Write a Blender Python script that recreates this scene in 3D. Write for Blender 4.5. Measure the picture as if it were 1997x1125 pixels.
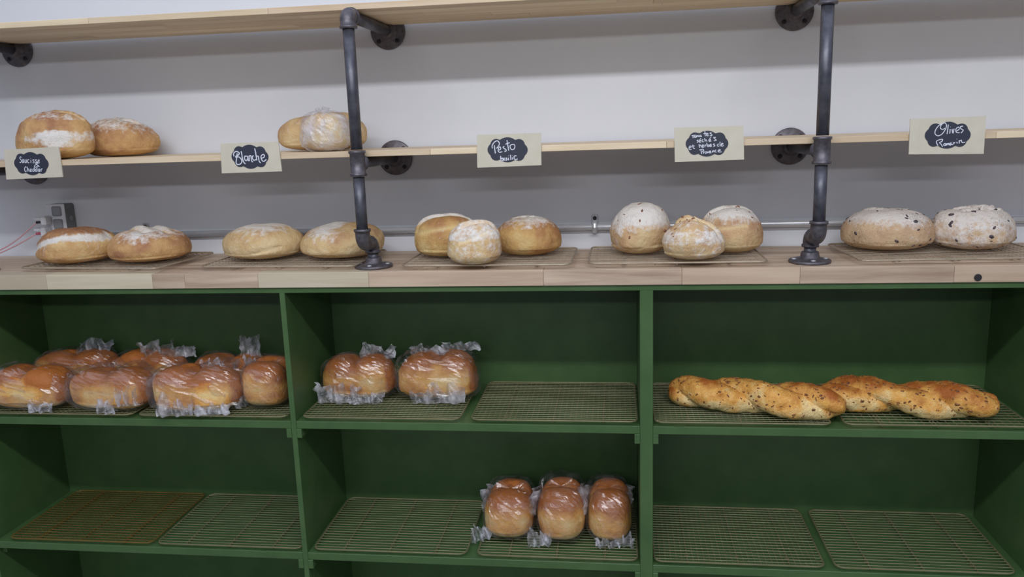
import bpy, bmesh, math, random
from mathutils import Vector, Matrix, noise
PI=math.pi; C=bpy.context.scene.collection
for o in list(bpy.data.objects): bpy.data.objects.remove(o)

# ---------------------------------------------------------------- camera
CAM=Vector((0.1984,-2.0716,0.3098)); FPX=1579.3
YAW,PITCH,ROLL=0.1320,-0.1956,-0.0332
FW=Vector((-math.sin(YAW)*math.cos(PITCH),math.cos(YAW)*math.cos(PITCH),math.sin(PITCH)))
RT=Vector((math.cos(YAW),math.sin(YAW),0)); UP=RT.cross(FW)
CR=RT*math.cos(ROLL)+UP*math.sin(ROLL); CU=UP*math.cos(ROLL)-RT*math.sin(ROLL)
cd=bpy.data.cameras.new('camera'); cam=bpy.data.objects.new('camera',cd); C.objects.link(cam)
cd.sensor_width=36; cd.lens=FPX/1997*36; cd.clip_start=.05
m=Matrix((CR,CU,-FW)).transposed().to_4x4(); m.translation=CAM; cam.matrix_world=m
bpy.context.scene.camera=cam
def at(u,v,Y=None,Z=None):
    d=FW+CR*((u-998.5)/FPX)-CU*((v-562.5)/FPX)
    t=(Y-CAM.y)/d.y if Y is not None else (Z-CAM.z)/d.z
    return CAM+d*t
# ---------------------------------------------------------------- world, lamps, exposure
w=bpy.data.worlds.new('world'); bpy.context.scene.world=w; w.use_nodes=True
_t=w.node_tree; _bg=_t.nodes['Background']; _tc=_t.nodes.new('ShaderNodeTexCoord'); _sp=_t.nodes.new('ShaderNodeSeparateXYZ'); _mr=_t.nodes.new('ShaderNodeMapRange'); _rp=_t.nodes.new('ShaderNodeValToRGB')
_t.links.new(_tc.outputs['Generated'],_sp.inputs[0]); _t.links.new(_sp.outputs['Z'],_mr.inputs[0]); _mr.inputs[1].default_value=-1; _mr.inputs[2].default_value=1
_t.links.new(_mr.outputs[0],_rp.inputs[0]); _t.links.new(_rp.outputs[0],_bg.inputs[0])
# added ambient fill: pale ceiling, horizon dimmed for dark cubbies, raised below for undersides
_e=_rp.color_ramp.elements; _e[0].position=.0; _e[0].color=(.44,.46,.54,1); _e[1].position=1.; _e[1].color=(.90,1.02,1.30,1)
_n=_e.new(.5); _n.color=(.11,.125,.165,1)
_bg.inputs[1].default_value=.84
def lamp(name,loc,sx,sy,power,col,tilt):
    l=bpy.data.lights.new(name,'AREA'); l.shape='RECTANGLE'; l.size=sx; l.size_y=sy; l.energy=power; l.color=col
    o=bpy.data.objects.new(name,l); C.objects.link(o); o.location=loc; o.rotation_euler=(tilt,0,0)
lamp('ceiling_tube_near',(.1,-1.97,1.38),2.6,.09,29,(.95,.96,1),math.radians(38))
lamp('ceiling_tube_far',(.1,-4.85,1.36),3.6,.12,30,(.93,.96,1),math.radians(60))
sc=bpy.context.scene; sc.view_settings.view_transform='Standard'; sc.view_settings.look='None'
sc.view_settings.gamma=1; sc.view_settings.use_curve_mapping=False; sc.view_settings.exposure=0

# ---------------------------------------------------------------- materials
def mat(name,col=(.5,.5,.5),rough=.5,metal=0,spec=None):
    M=bpy.data.materials.new(name); M.use_nodes=True; b=M.node_tree.nodes['Principled BSDF']
    b.inputs['Base Color'].default_value=(*col,1); b.inputs['Roughness'].default_value=rough; b.inputs['Metallic'].default_value=metal
    if spec is not None: b.inputs['Specular IOR Level'].default_value=spec
    return M
class NT:
    def __init__(s,M): s.t=M.node_tree; s.b=s.t.nodes.get('Principled BSDF')
    def n(s,ty,**k):
        x=s.t.nodes.new(ty)
        for a,v in k.items():
            if a in x.inputs.keys(): x.inputs[a].default_value=v
            else: setattr(x,a,v)
        return x
    def l(s,a,b): s.t.links.new(a,b)
    def coords(s,scale=(1,1,1),rand=False):
        tc=s.n('ShaderNodeTexCoord'); mp=s.n('ShaderNodeMapping'); mp.inputs['Scale'].default_value=scale
        s.l(tc.outputs['Object'],mp.inputs['Vector'])
        if rand:
            oi=s.n('ShaderNodeObjectInfo'); mu=s.n('ShaderNodeMath',operation='MULTIPLY'); mu.inputs[1].default_value=57
            s.l(oi.outputs['Random'],mu.inputs[0]); s.l(mu.outputs[0],mp.inputs['Location'])
        return mp.outputs['Vector']
    def noise(s,vec,scale,detail=4,rough=.55):
        x=s.n('ShaderNodeTexNoise'); x.inputs['Scale'].default_value=scale; x.inputs['Detail'].default_value=detail; x.inputs['Roughness'].default_value=rough
        s.l(vec,x.inputs['Vector']); return x.outputs['Fac']
    def ramp(s,fac,stops):
        r=s.n('ShaderNodeValToRGB'); e=r.color_ramp.elements
        while len(e)<len(stops): e.new(.5)
        for i,(p,c) in enumerate(stops): e[i].position=p; e[i].color=(*c,1) if len(c)==3 else c
        s.l(fac,r.inputs['Fac']); return r.outputs['Color']
    def mix(s,f,a,b,mode='MIX'):
        x=s.n('ShaderNodeMix',data_type='RGBA',blend_type=mode)
        for sock,v in ((x.inputs['Factor'],f),(x.inputs['A'],a),(x.inputs['B'],b)):
            pass
        ins=[i for i in x.inputs if i.enabled]
        for sock,v in zip((x.inputs[0],x.inputs[6],x.inputs[7]),(f,a,b)):
            if hasattr(v,'links'): s.l(v,sock)
            elif isinstance(v,tuple): sock.default_value=(*v,1)
            else: sock.default_value=v
        return x.outputs[2]
    def math(s,op,a,b=None,clamp=False):
        x=s.n('ShaderNodeMath',operation=op); x.use_clamp=clamp
        for sock,v in zip(x.inputs,(a,b)):
            if v is None: continue
            if hasattr(v,'links'): s.l(v,sock)
            else: sock.default_value=v
        return x.outputs[0]
    def bump(s,h,strength,dist=.002):
        x=s.n('ShaderNodeBump'); x.inputs['Strength'].default_value=strength; x.inputs['Distance'].default_value=dist
        s.l(h,x.inputs['Height']); s.l(x.outputs['Normal'],s.b.inputs['Normal']); return x.outputs['Normal']
    def attr(s,name):
        x=s.n('ShaderNodeAttribute'); x.attribute_name=name; return x.outputs['Fac']
def wood(name,light,dark,rough=.5,streak=1.):
    M=mat(name,rough=rough); N=NT(M)
    v=N.coords((2.2,38,38),True); f=N.noise(v,1.6,6,.6); f2=N.noise(N.coords((.9,9,9),True),1.5,3)
    a=N.ramp(f,[(.36,dark),(.62,light)]); 
    hi=tuple(min(1,c*1.12) for c in light)
    c=N.mix(N.math('MULTIPLY',f2,.6*streak),a,N.ramp(f2,[(.4,dark),(.6,hi)]))
    oi=N.n('ShaderNodeObjectInfo'); g=N.ramp(oi.outputs['Random'],[(0,(.84,.80,.77)),(1,(1.04,1.03,1.0))])
    N.l(N.mix(1.0,c,g,'MULTIPLY'),N.b.inputs['Base Color']); N.bump(f,.15,.001); return M
pine=wood('pine wood',(.84,.71,.51),(.70,.55,.36))
pine2=wood('pine wood warm',(.78,.63,.45),(.63,.47,.31))
pale=wood('pale ash wood',(.68,.61,.46),(.58,.50,.36),streak=.5)
brown=wood('brown hardwood',(.66,.52,.39),(.50,.37,.26))
brown2=wood('streaked hardwood',(.72,.59,.45),(.38,.26,.185),streak=1.5)
dark=mat('dark disc for the hole',(.02,.017,.02),.6)  # near black of the hole disc, also on screws and a charger tip
wallm=mat('painted wall',(.74,.75,.78),.7); N=NT(wallm)
f=N.noise(N.coords((1,1,1)),3,4); N.l(N.ramp(f,[(.3,(.69,.715,.765)),(.7,(.74,.76,.81))]),N.b.inputs['Base Color']); N.bump(N.noise(N.coords((1,1,1)),260,3),.08,.001)
floorm=mat('floor tile',(.25,.23,.21),.5)
N=NT(floorm); N.l(N.ramp(N.noise(N.coords((1,1,1)),6),[(.3,(.2,.19,.17)),(.7,(.3,.28,.25))]),N.b.inputs['Base Color'])
green=mat('green paint',(.07,.16,.06),.42); N=NT(green)
f=N.noise(N.coords((1,1,1)),14,5); N.l(N.ramp(f,[(.3,(.053,.115,.036)),(.7,(.073,.142,.048))]),N.b.inputs['Base Color'])
N.bump(N.noise(N.coords((1,1,1)),120,3),.12,.001)
iron=mat('black iron',(.045,.045,.055),.40,.5); N=NT(iron)
f=N.noise(N.coords((1,1,1)),45,5); N.l(N.ramp(f,[(.3,(.07,.072,.09)),(.7,(.14,.14,.165))]),N.b.inputs['Base Color']); N.bump(f,.2,.001)
ironc=mat('cast iron fitting',(.07,.066,.075),.45,.55); N=NT(ironc)
f=N.noise(N.coords((1,1,1)),90,5); N.l(N.ramp(f,[(.3,(.085,.078,.09)),(.7,(.17,.155,.17))]),N.b.inputs['Base Color']); N.bump(f,.35,.001)
steel=mat('galvanised steel',(.62,.64,.68),.3,.45)
N=NT(steel); N.l(N.ramp(N.noise(N.coords((3,30,30)),8),[(.3,(.55,.57,.6)),(.7,(.7,.72,.76))]),N.b.inputs['Base Color'])
dsteel=mat('dull box steel',(.22,.23,.23),.5,.6)
wirem=mat('rack wire',(.3,.26,.16),.5,.3)
wire3=mat('reflection-tinted rack wire',(.3,.26,.16),.5,.3)  # tan reflection of the counter wood painted into the metal colour
wire2=mat('brass rack wire',(.3,.2,.06),.5,.3)
for M_,a,b in ((wirem,(.17,.155,.075),(.25,.225,.115)),(wire3,(.34,.27,.19),(.46,.38,.28)),(wire2,(.14,.085,.015),(.21,.135,.03)),(dsteel,(.18,.19,.19),(.28,.29,.29))):
    N=NT(M_); N.l(N.ramp(N.noise(N.coords((1,1,1)),25),[(.3,a),(.7,b)]),N.b.inputs['Base Color'])
plate=mat('white plastic',(.72,.73,.76),.4); greyp=mat('grey plastic',(.30,.31,.33),.5); pink=mat('pink cord',(.72,.40,.42),.5)
redp=mat('red plug',(.50,.08,.14),.5)
cardm=mat('cream card',(.62,.57,.45),.7); N=NT(cardm)
N.l(N.ramp(N.noise(N.coords((1,1,1)),30),[(.3,(.60,.55,.43)),(.7,(.65,.60,.48))]),N.b.inputs['Base Color'])
slate=mat('chalkboard sticker',(.030,.034,.055),.55); chalk=mat('chalk ink',(.72,.74,.82),.8)

def bread_mat(name,pale_c,gold,brownc,flour_amt=1.,specks=None,scale=1.,rough=.62,flour_c=(.84,.80,.74)):
    M=mat(name,rough=rough,spec=.25); N=NT(M); v=N.coords((1,1,1),True)
    n1=N.noise(v,18*scale,6,.6); n2=N.noise(v,70*scale,5,.65); n3=N.noise(v,9*scale,3)
    bake=N.attr('bake')
    k=N.math('ADD',N.math('MULTIPLY',bake,1.),N.math('MULTIPLY',N.math('SUBTRACT',n1,.5),1.7))
    c=N.ramp(k,[(.10,pale_c),(.45,gold),(.85,brownc)])
    c=N.mix(N.math('MULTIPLY',N.attr('score'),.85),c,tuple(min(1,x*1.15) for x in pale_c))
    fl=N.math('ADD',N.math('ADD',N.attr('flour'),N.math('MULTIPLY',N.math('SUBTRACT',n2,.5),2.2)),N.math('MULTIPLY',N.math('SUBTRACT',n3,.5),1.0))
    fl=N.math('MULTIPLY',N.ramp(fl,[(.30,(0,0,0)),(.90,(1,1,1))]),flour_amt*.95)
    c=N.mix(fl,c,flour_c)
    if specks:
        sc_,col,th,amt=specks
        vo=N.n('ShaderNodeTexVoronoi'); vo.inputs['Scale'].default_value=sc_; vo.inputs['Randomness'].default_value=1
        dv=N.mix(.10,v,N.n('ShaderNodeTexNoise',Scale=60.).outputs['Color']); N.l(dv,vo.inputs['Vector'])
        sp=N.math('LESS_THAN',vo.outputs['Distance'],th); vc=N.n('ShaderNodeSeparateColor'); N.l(vo.outputs['Color'],vc.inputs[0])
        sp=N.math('MULTIPLY',sp,N.math('LESS_THAN',vc.outputs[0],amt)); c=N.mix(N.math('MULTIPLY',sp,.9),c,col)
    N.l(c,N.b.inputs['Base Color'])
    N.bump(N.math('ADD',n2,N.math('MULTIPLY',n1,.6)),.9,.0045); return M
bm_white=bread_mat('white loaf crust',(.78,.61,.35),(.68,.47,.23),(.50,.28,.14))
bm_cheddar=bread_mat('cheddar loaf crust',(.76,.54,.26),(.64,.38,.16),(.42,.20,.10))
bm_pesto=bread_mat('pesto loaf crust',(.72,.55,.26),(.64,.40,.15),(.45,.22,.09))
bm_tomato=bread_mat('tomato herb crust',(.74,.58,.32),(.66,.44,.23),(.48,.26,.15),specks=(48,(.20,.09,.06),.30,.22))
bm_olive=bread_mat('olive loaf crust',(.70,.55,.34),(.64,.44,.26),(.50,.31,.20),specks=(40,(.09,.06,.07),.33,.34),flour_c=(.80,.74,.68))
bm_pan=bread_mat('pan loaf crust',(.88,.62,.27),(.80,.41,.11),(.46,.15,.035),flour_amt=0,scale=.8,rough=.45)
bm_twist=bread_mat('twisted loaf crust',(.95,.73,.34),(.85,.44,.10),(.44,.13,.025),flour_amt=0,specks=(95,(.30,.08,.02),.42,.42),scale=1.3,rough=.4)

def film_mat(name,milk,gloss,bscale=55,bd=.004):
    M=bpy.data.materials.new(name); M.use_nodes=True; t=M.node_tree; t.nodes.remove(t.nodes['Principled BSDF'])
    N=NT(M); out=t.nodes['Material Output']
    v=N.coords((1,1,1),True); mp=N.n('ShaderNodeMapping'); N.l(v,mp.inputs[0]); mp.inputs['Rotation'].default_value=(.3,.6,.5); mp.inputs['Scale'].default_value=(.35,.8,1.5)
    h=N.noise(mp.outputs[0],bscale,5,.6)
    h=N.math('ABSOLUTE',N.math('SUBTRACT',h,.5))
    b=N.n('ShaderNodeBump'); b.inputs['Strength'].default_value=1; b.inputs['Distance'].default_value=bd; N.l(h,b.inputs['Height'])
    tr=N.n('ShaderNodeBsdfTransparent'); tr.inputs[0].default_value=(.985,.985,.99,1)
    gl=N.n('ShaderNodeBsdfGlossy'); gl.inputs['Roughness'].default_value=.21; N.l(b.outputs[0],gl.inputs['Normal'])
    df=N.n('ShaderNodeBsdfDiffuse'); df.inputs[0].default_value=(.90,.89,.96,1); tl=N.n('ShaderNodeBsdfTranslucent'); tl.inputs[0].default_value=(.90,.89,.96,1)
    m0=N.n('ShaderNodeMixShader'); m0.inputs[0].default_value=.5; N.l(df.outputs[0],m0.inputs[1]); N.l(tl.outputs[0],m0.inputs[2])
    m1=N.n('ShaderNodeMixShader'); N.l(N.ramp(N.noise(v,30,4),[(.42,(milk*.2,)*3),(.68,(min(1,milk*1.9),)*3)]),m1.inputs[0]); N.l(tr.outputs[0],m1.inputs[1]); N.l(m0.outputs[0],m1.inputs[2])
    lw=N.n('ShaderNodeLayerWeight'); lw.inputs[0].default_value=.25
    m2=N.n('ShaderNodeMixShader'); N.l(N.math('ADD',N.math('MULTIPLY',lw.outputs['Fresnel'],.06*gloss),.085*gloss,True),m2.inputs[0]); N.l(m1.outputs[0],m2.inputs[1]); N.l(gl.outputs[0],m2.inputs[2])
    N.l(m2.outputs[0],out.inputs[0]); return M
film=film_mat('clear bread bag',.05,1.5,30,.0022); ruffle=film_mat('crumpled bag film',.62,1.6,60,.006)
milky=film_mat('cloudy bag film',.42,.6,25,.004)

# ---------------------------------------------------------------- mesh helpers
def link(name,me,m,parent=None,smooth=False):
    o=bpy.data.objects.new(name,me); C.objects.link(o)
    if m is not None and not me.materials: me.materials.append(m)
    if smooth:
        for p in me.polygons: p.use_smooth=True
    if parent is not None:
        o.parent=parent; o.matrix_parent_inverse=Matrix.Translation(parent.location).inverted() if parent.get('_w') else Matrix()
    return o
def obj(name,bm,m,parent=None,smooth=False,loc=None):
    me=bpy.data.meshes.new(name); bm.to_mesh(me); bm.free()
    o=link(name,me,m,parent,smooth)
    if loc is not None: o.location=loc
    return o
def tag(o,label=None,cat=None,group=None,kind=None):
    for k,v in (('label',label),('category',cat),('group',group),('kind',kind)):
        if v: o[k]=v
    return o
def empty(name,loc=(0,0,0),rz=0):
    o=bpy.data.objects.new(name,None); C.objects.link(o); o.location=loc; o.rotation_euler=(0,0,rz); o.empty_display_size=.05; return o
def box(bm,x0,x1,y0,y1,z0,z1,bev=0):
    r=bmesh.ops.create_cube(bm,size=1); vs=r['verts']
    for v in vs: v.co=Vector(((x0+x1)/2+v.co.x*(x1-x0),(y0+y1)/2+v.co.y*(y1-y0),(z0+z1)/2+v.co.z*(z1-z0)))
    if bev:
        es=list({e for v in vs for e in v.link_edges}); bmesh.ops.bevel(bm,geom=es,offset=bev,segments=1,affect='EDGES')
def bx(*a,**k):
    bm=bmesh.new(); box(bm,*a,**k); return bm
def sweep(bm,pts,rad,n=12,cap=True,sy=1.):
    """tube through pts with per-point radius"""
    if not isinstance(rad,(list,tuple)): rad=[rad]*len(pts)
    pts=[Vector(p) for p in pts]; rings=[]; prev=None
    for i,p in enumerate(pts):
        a=pts[max(0,i-1)]; b=pts[min(len(pts)-1,i+1)]; t=(b-a)
        t=t.normalized() if t.length>1e-9 else Vector((0,0,1))
        if prev is None:
            ref=Vector((0,0,1)) if abs(t.z)<.9 else Vector((0,1,0)); nx=t.cross(ref).normalized()
        else:
            nx=(prev-t*prev.dot(t)); nx=nx.normalized() if nx.length>1e-6 else t.orthogonal().normalized()
        ny=t.cross(nx); prev=nx
        rings.append([bm.verts.new(p+nx*math.cos(2*PI*k/n)*rad[i]+ny*math.sin(2*PI*k/n)*rad[i]*sy) for k in range(n)])
    for a,b in zip(rings,rings[1:]):
        for k in range(n): bm.faces.new((a[k],a[(k+1)%n],b[(k+1)%n],b[k]))
    if cap: bm.faces.new(rings[0][::-1]); bm.faces.new(rings[-1])
def lathe(bm,prof,o=(0,0,0),axis='Z',n=32):
    """prof list of (r,h) along axis from origin o"""
    o=Vector(o); rings=[]
    ax={'Z':(Vector((1,0,0)),Vector((0,1,0)),Vector((0,0,1))),'Y':(Vector((1,0,0)),Vector((0,0,1)),Vector((0,-1,0)))}[axis]
    for r,h in prof:
        r=max(r,1e-5); rings.append([bm.verts.new(o+ax[0]*math.cos(2*PI*k/n)*r+ax[1]*math.sin(2*PI*k/n)*r+ax[2]*h) for k in range(n)])
    for a,b in zip(rings,rings[1:]):
        for k in range(n): bm.faces.new((a[k],a[(k+1)%n],b[(k+1)%n],b[k]))
    bm.faces.new(rings[0][::-1]); bm.faces.new(rings[-1])
def fin(bm): bmesh.ops.recalc_face_normals(bm,faces=bm.faces); return bm

# ---------------------------------------------------------------- setting
tag(obj('wall_back',bx(-2.6,2.6,0,.1,-1.13,1.5),wallm),kind='structure')
tag(obj('floor',bx(-2.6,2.6,-6,.0,-1.23,-1.13),floorm),kind='structure')

# ---------------------------------------------------------------- green cabinet
DC=-.314; DF=-.308
XL,X1,X2,XR=-1.424,-.5765,.2615,1.1035
cab=tag(empty('display_cabinet',(0,0,-1.13)),'dark green painted wooden display cabinet with open cubbies under the wood counter','cabinet')
def cpart(name,*a,bev=.0008):
    b=bx(*a,bev=bev)
    for v in b.verts: v.co.z+=1.13
    return obj(name,b,green,cab)
cpart('top_panel',XL-.02,XR+.02,DF,-.002,-.0495,-.0365)
cpart('back_panel',XL-.02,XR+.02,-.008,-.002,-1.13,-.0495)
cpart('side_panel',XL-.018,XL,DF,-.008,-1.13,-.0495); cpart('side_panel',XR,XR+.018,DF,-.008,-1.13,-.0495)
cpart('divider',X1-.0065,X1+.0065,DF,-.008,-1.13,-.0495); cpart('divider',X2-.0145,X2+.0145,DF,-.008,-1.13,-.0495)
bays=[(XL,X1-.0065),(X1+.0065,X2-.0145),(X2+.0145,XR)]
for zt,zb in ((-.3645,-.383),(-.7085,-.7275),(-1.052,-1.071)):
    for (a,b) in bays:
        cpart('shelf',a,b,DF+.001,-.008,zb,zt)
        cl=.0135 if a>XL+.1 and a<0 else .0095
        for (c,d) in ((a,a+.0125),(b-.0125,b)):
            if zt<-1: continue
            if c<XL+.001 or d>XR-.001: cpart('cleat',c,d,DF+.02,-.008,zb-.023,zb)
            else: cpart('cleat',c,d,DF-.0015,-.008,zb-.023,zb)

# ---------------------------------------------------------------- plank tops
def planks(root,rows,y0,y1,z0,z1,x0,x1,seed,mats,front=None,lens=(.25,.6)):
    rnd=random.Random(seed); dy=(y1-y0)/rows
    for r in range(rows):
        ya=y0+r*dy; segs=[]
        if r==0 and front: segs=front
        else:
            x=x0-rnd.uniform(0,.2)
            while x<x1:
                e=x+rnd.uniform(*lens); segs.append((max(x,x0),min(e,x1) if x1-e>.08 else x1,rnd.choice(mats)))
                if segs[-1][1]>=x1: break
                x=e
        for a,b,mm in segs:
            j=.0004 if r==0 else rnd.uniform(0,.0006)
            o=obj('stave',bx(a+.0002,b-.0002,ya+.0001,ya+dy-.0001,z0,z1-j,bev=.0007),mm,root)
ct=tag(empty('countertop',(0,0,0)),'thick butcher block countertop of pale and brown staves on the green cabinet','countertop')
def X(u,v=548): return at(u,v,Y=DC).x
fr=[(-1.62,X(-30),brown),(X(-30),X(90),pale),(X(90),X(297),pale),(X(297),X(360),brown2),(X(360),X(503),brown2),(X(503),X(719),pale),(X(719),X(1060),brown),(X(1060),X(1330),brown2),(X(1330),X(1560),brown),(X(1560),X(1860),brown2),(X(1860),X(2080),brown),(X(2080),1.6,brown)]
planks(ct,7,DC,-.003,-.036,0,-1.62,1.6,4,[brown,brown2,brown,brown2,brown],fr)
hp=at(1907,541,Y=DC-.0005); b=bmesh.new(); lathe(b,[(.0075,0),(.0075,.0012),(.006,.0016)],hp,'Y',20); obj('hole_disc',fin(b),dark,ct)['label']='round dark disc for the hole in the counter front'  # flat dark disc paints the shade inside a drilled hole
for nm,zb,seed,lab in (('wall_shelf',.2573,11,'pine board wall shelf with the price signs, at the middle of the pipe brackets'),('wall_shelf',.5715,21,'uppermost empty pine board shelf, seen from below')):
    rt=tag(empty(nm,(0,0,0)),lab,'shelf','pine shelves on the pipe brackets')
    planks(rt,6,-.2945,-.012,zb,zb+.0135,-1.56,1.62,seed,[pine,pine2,pine],None,(.3,.75))

# ---------------------------------------------------------------- pipe brackets
R=.0128; DP=-.3195; OFF=.068; ZM,ZT=.2440,.5577
def flange(bm,o,axis):
    lathe(bm,[(.044,0),(.0445,.002),(.0445,.005),(.043,.0065),(.026,.0085),(.0205,.012),(.0185,.022),(.0175,.024)],o,axis,40)
def bracket(x,lab):
    t=tag(empty('pipe_bracket',(x,0,0)),lab,'pipe bracket','black iron pipe brackets holding the shelves')
    for z in (ZM,ZT):
        b=bmesh.new(); flange(b,(0,-.001,z),'Y'); fl=obj('wall_flange',fin(b),ironc,t,True)
        for a in (45,135,225,315):
            b=bmesh.new(); lathe(b,[(.0055,.0),(.0055,.0012),(.003,.002)],(.0335*math.cos(math.radians(a)),-.0085,z+.0335*math.sin(math.radians(a))),'Y',12); obj('screw',fin(b),dark,fl,True)
        b=bmesh.new(); sweep(b,[(0,-.02,z),(0,DP+.02,z)],R,20); obj('horizontal_pipe',fin(b),iron,t,True)
    # upright pipes
    b=bmesh.new(); sweep(b,[(0,DP,ZM+.03),(0,DP,ZT-.02)],R,20); obj('upright_pipe',fin(b),iron,t,True)
    b=bmesh.new(); sweep(b,[(0,DP,.092),(0,DP,ZM-.03)],R,20); obj('upright_pipe',fin(b),iron,t,True)
    # tee
    b=bmesh.new(); lathe(b,[(.0160,-.028),(.0190,-.0275),(.0190,-.0225),(.0165,-.021),(.0165,.021),(.0190,.0225),(.0190,.0275),(.0160,.028)],(0,DP,ZM),'Z',28)
    sweep(b,[(0,DP,ZM),(0,DP+.022,ZM),(0,DP+.0221,ZM),(0,DP+.027,ZM)],[.0163,.0163,.0187,.0187],28); obj('tee_fitting',fin(b),ironc,t,True)
    # top elbow
    b=bmesh.new(); pts=[(0,DP,ZT-.028),(0,DP,ZT-.0225),(0,DP,ZT-.0224),(0,DP,ZT-.012)]; rr=[.0190,.0190,.0165,.0168]
    for k in range(1,8):
        a=k/8*PI/2; pts.append((0,DP+.014-.014*math.cos(a),ZT-.012+.014*math.sin(a)-.002)); rr.append(.0174)
    pts+=[(0,DP+.02,ZT),(0,DP+.0225,ZT),(0,DP+.0226,ZT),(0,DP+.028,ZT)]; rr+=[.0168,.0165,.0190,.0190]
    sweep(b,pts,rr,28); obj('elbow_fitting',fin(b),ironc,t,True)
    # offset pair of elbows down to the counter
    y2=DP+OFF
    b=bmesh.new(); pts=[(0,DP,.098),(0,DP,.0925),(0,DP,.0924),(0,DP,.086)]; rr=[.0190,.0190,.0165,.0165]
    for k in range(1,9):
        a=k/9*PI/2; pts.append((0,DP+.026*(1-math.cos(a)),.086-.024*math.sin(a))); rr.append(.0168)
    pts+=[(0,DP+.034,.062)]; rr+=[.0165]
    for k in range(1,9):
        a=k/9*PI/2; pts.append((0,y2-.026+.026*math.sin(a),.062-.020*(1-math.cos(a)))); rr.append(.0160)
    pts+=[(0,y2,.040),(0,y2,.0399),(0,y2,.0345)]; rr+=[.0155,.0182,.0182]
    sweep(b,pts,rr,28); obj('offset_elbows',fin(b),ironc,t,True)
    b=bmesh.new(); sweep(b,[(0,y2,.012),(0,y2,.036)],R,20); obj('nipple_pipe',fin(b),iron,t,True)
    b=bmesh.new(); flange(b,(0,y2,.0),'Z'); fl=obj('base_flange',fin(b),ironc,t,True)
    for a in (0,90,180,270):
        b=bmesh.new(); lathe(b,[(.0055,.0),(.0055,.0016),(.003,.0024)],(.0335*math.cos(math.radians(a)),y2+.0335*math.sin(math.radians(a)),.0075),'Z',12); obj('screw',fin(b),steel,fl,True)
bracket(-.3688,'black iron pipe bracket standing between the Blanche and Pesto signs')
bracket(.6167,'black iron pipe bracket between the dried tomato and Olives signs')
bracket(-1.3907,'black iron pipe bracket at the far left, only its wall flanges in view')

# ---------------------------------------------------------------- conduit, outlet box, plugs
cz=.0561
cdt=tag(empty('conduit',(0,-.012,cz)),'thin galvanised conduit running along the white wall behind the loaves','conduit')
b=bmesh.new(); sweep(b,[(-1.24,0,0),(2.4,0,0)],.0085,16); obj('pipe',fin(b),steel,cdt,True)
for u in (281,1160,):
    x=at(u,440,Y=-.01).x
    b=bmesh.new(); sweep(b,[(x,-.0005,.012),(x,-.011*.8,.006),(x,-.0105,0),(x,-.009,-.006),(x,-.0005,-.010)],[.007]*5,10)
    box(b,x-.0085,x+.0085,.007,.0115,.006,.031,bev=.002); s=obj('conduit_strap',fin(b),steel,cdt)
    b=bmesh.new(); lathe(b,[(.005,0),(.005,.002),(.003,.0035)],(x,.0065,.022),'Y',12); obj('screw',fin(b),dark,s)
p0=at(88,399,Y=-.045); p1=at(131,451,Y=-.045)
bxo=tag(empty('outlet_box',(p0.x,0,p1.z)),'metal electrical outlet box with white cover plate on the wall behind the left loaves','outlet')
W=p1.x-p0.x; H=p0.z-p1.z
obj('box_body',bx(.001,W-.001,-.042,-.001,0,H,bev=.003),dsteel,bxo); obj('cover_plate',bx(-.001,W+.001,-.046,-.042,-.001,H+.001,bev=.002),plate,bxo)
for k in (0,1):
    so=obj('socket',bx(W*.36,W*.85,-.0485,-.046,H*(.10+.47*k),H*(.10+.47*k)+H*.36,bev=.003),greyp,bxo)
# cover plate knockout on the side
b=bmesh.new(); sweep(b,[(W-.001,-.022,H*.45),(W+.0012,-.022,H*.45)],.007,14); obj('knockout',fin(b),greyp,bxo)
for i,(u,v,lab,pm) in enumerate(((88,430,'white charger with a dark tip and pink cord in the upper socket',dark),(88,452,'white charger with a red tip and pink cord in the lower socket',redp))):
    q=at(u,v,Y=-.06); t=tag(empty('charger',q),lab,'charger','phone chargers plugged in at the left')
    obj('charger_body',bx(-.004,.012,-.016,.0115,-.012,.012,bev=.003),plate,t)
    obj('charger_arm',bx(-.024,-.004,-.014,.0,.002,.010,bev=.002),plate,t)
    b=bmesh.new(); sweep(b,[(-.004,-.008,-.003),(-.020,-.008,-.004)],.0035,10); obj('plug_tip',fin(b),pm,t)
    e0=at(-30,[500,505][i],Y=-.06)-q; st=Vector((-.020,-.008,-.004)); 
    pts=[st.lerp(e0,s)+Vector((0,0,-.012*math.sin(PI*s)*(1 if i==0 else .4))) for s in [k/10 for k in range(11)]]
    b=bmesh.new(); sweep(b,pts,.0018,8); obj('cable',fin(b),pink,t,True)

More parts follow.
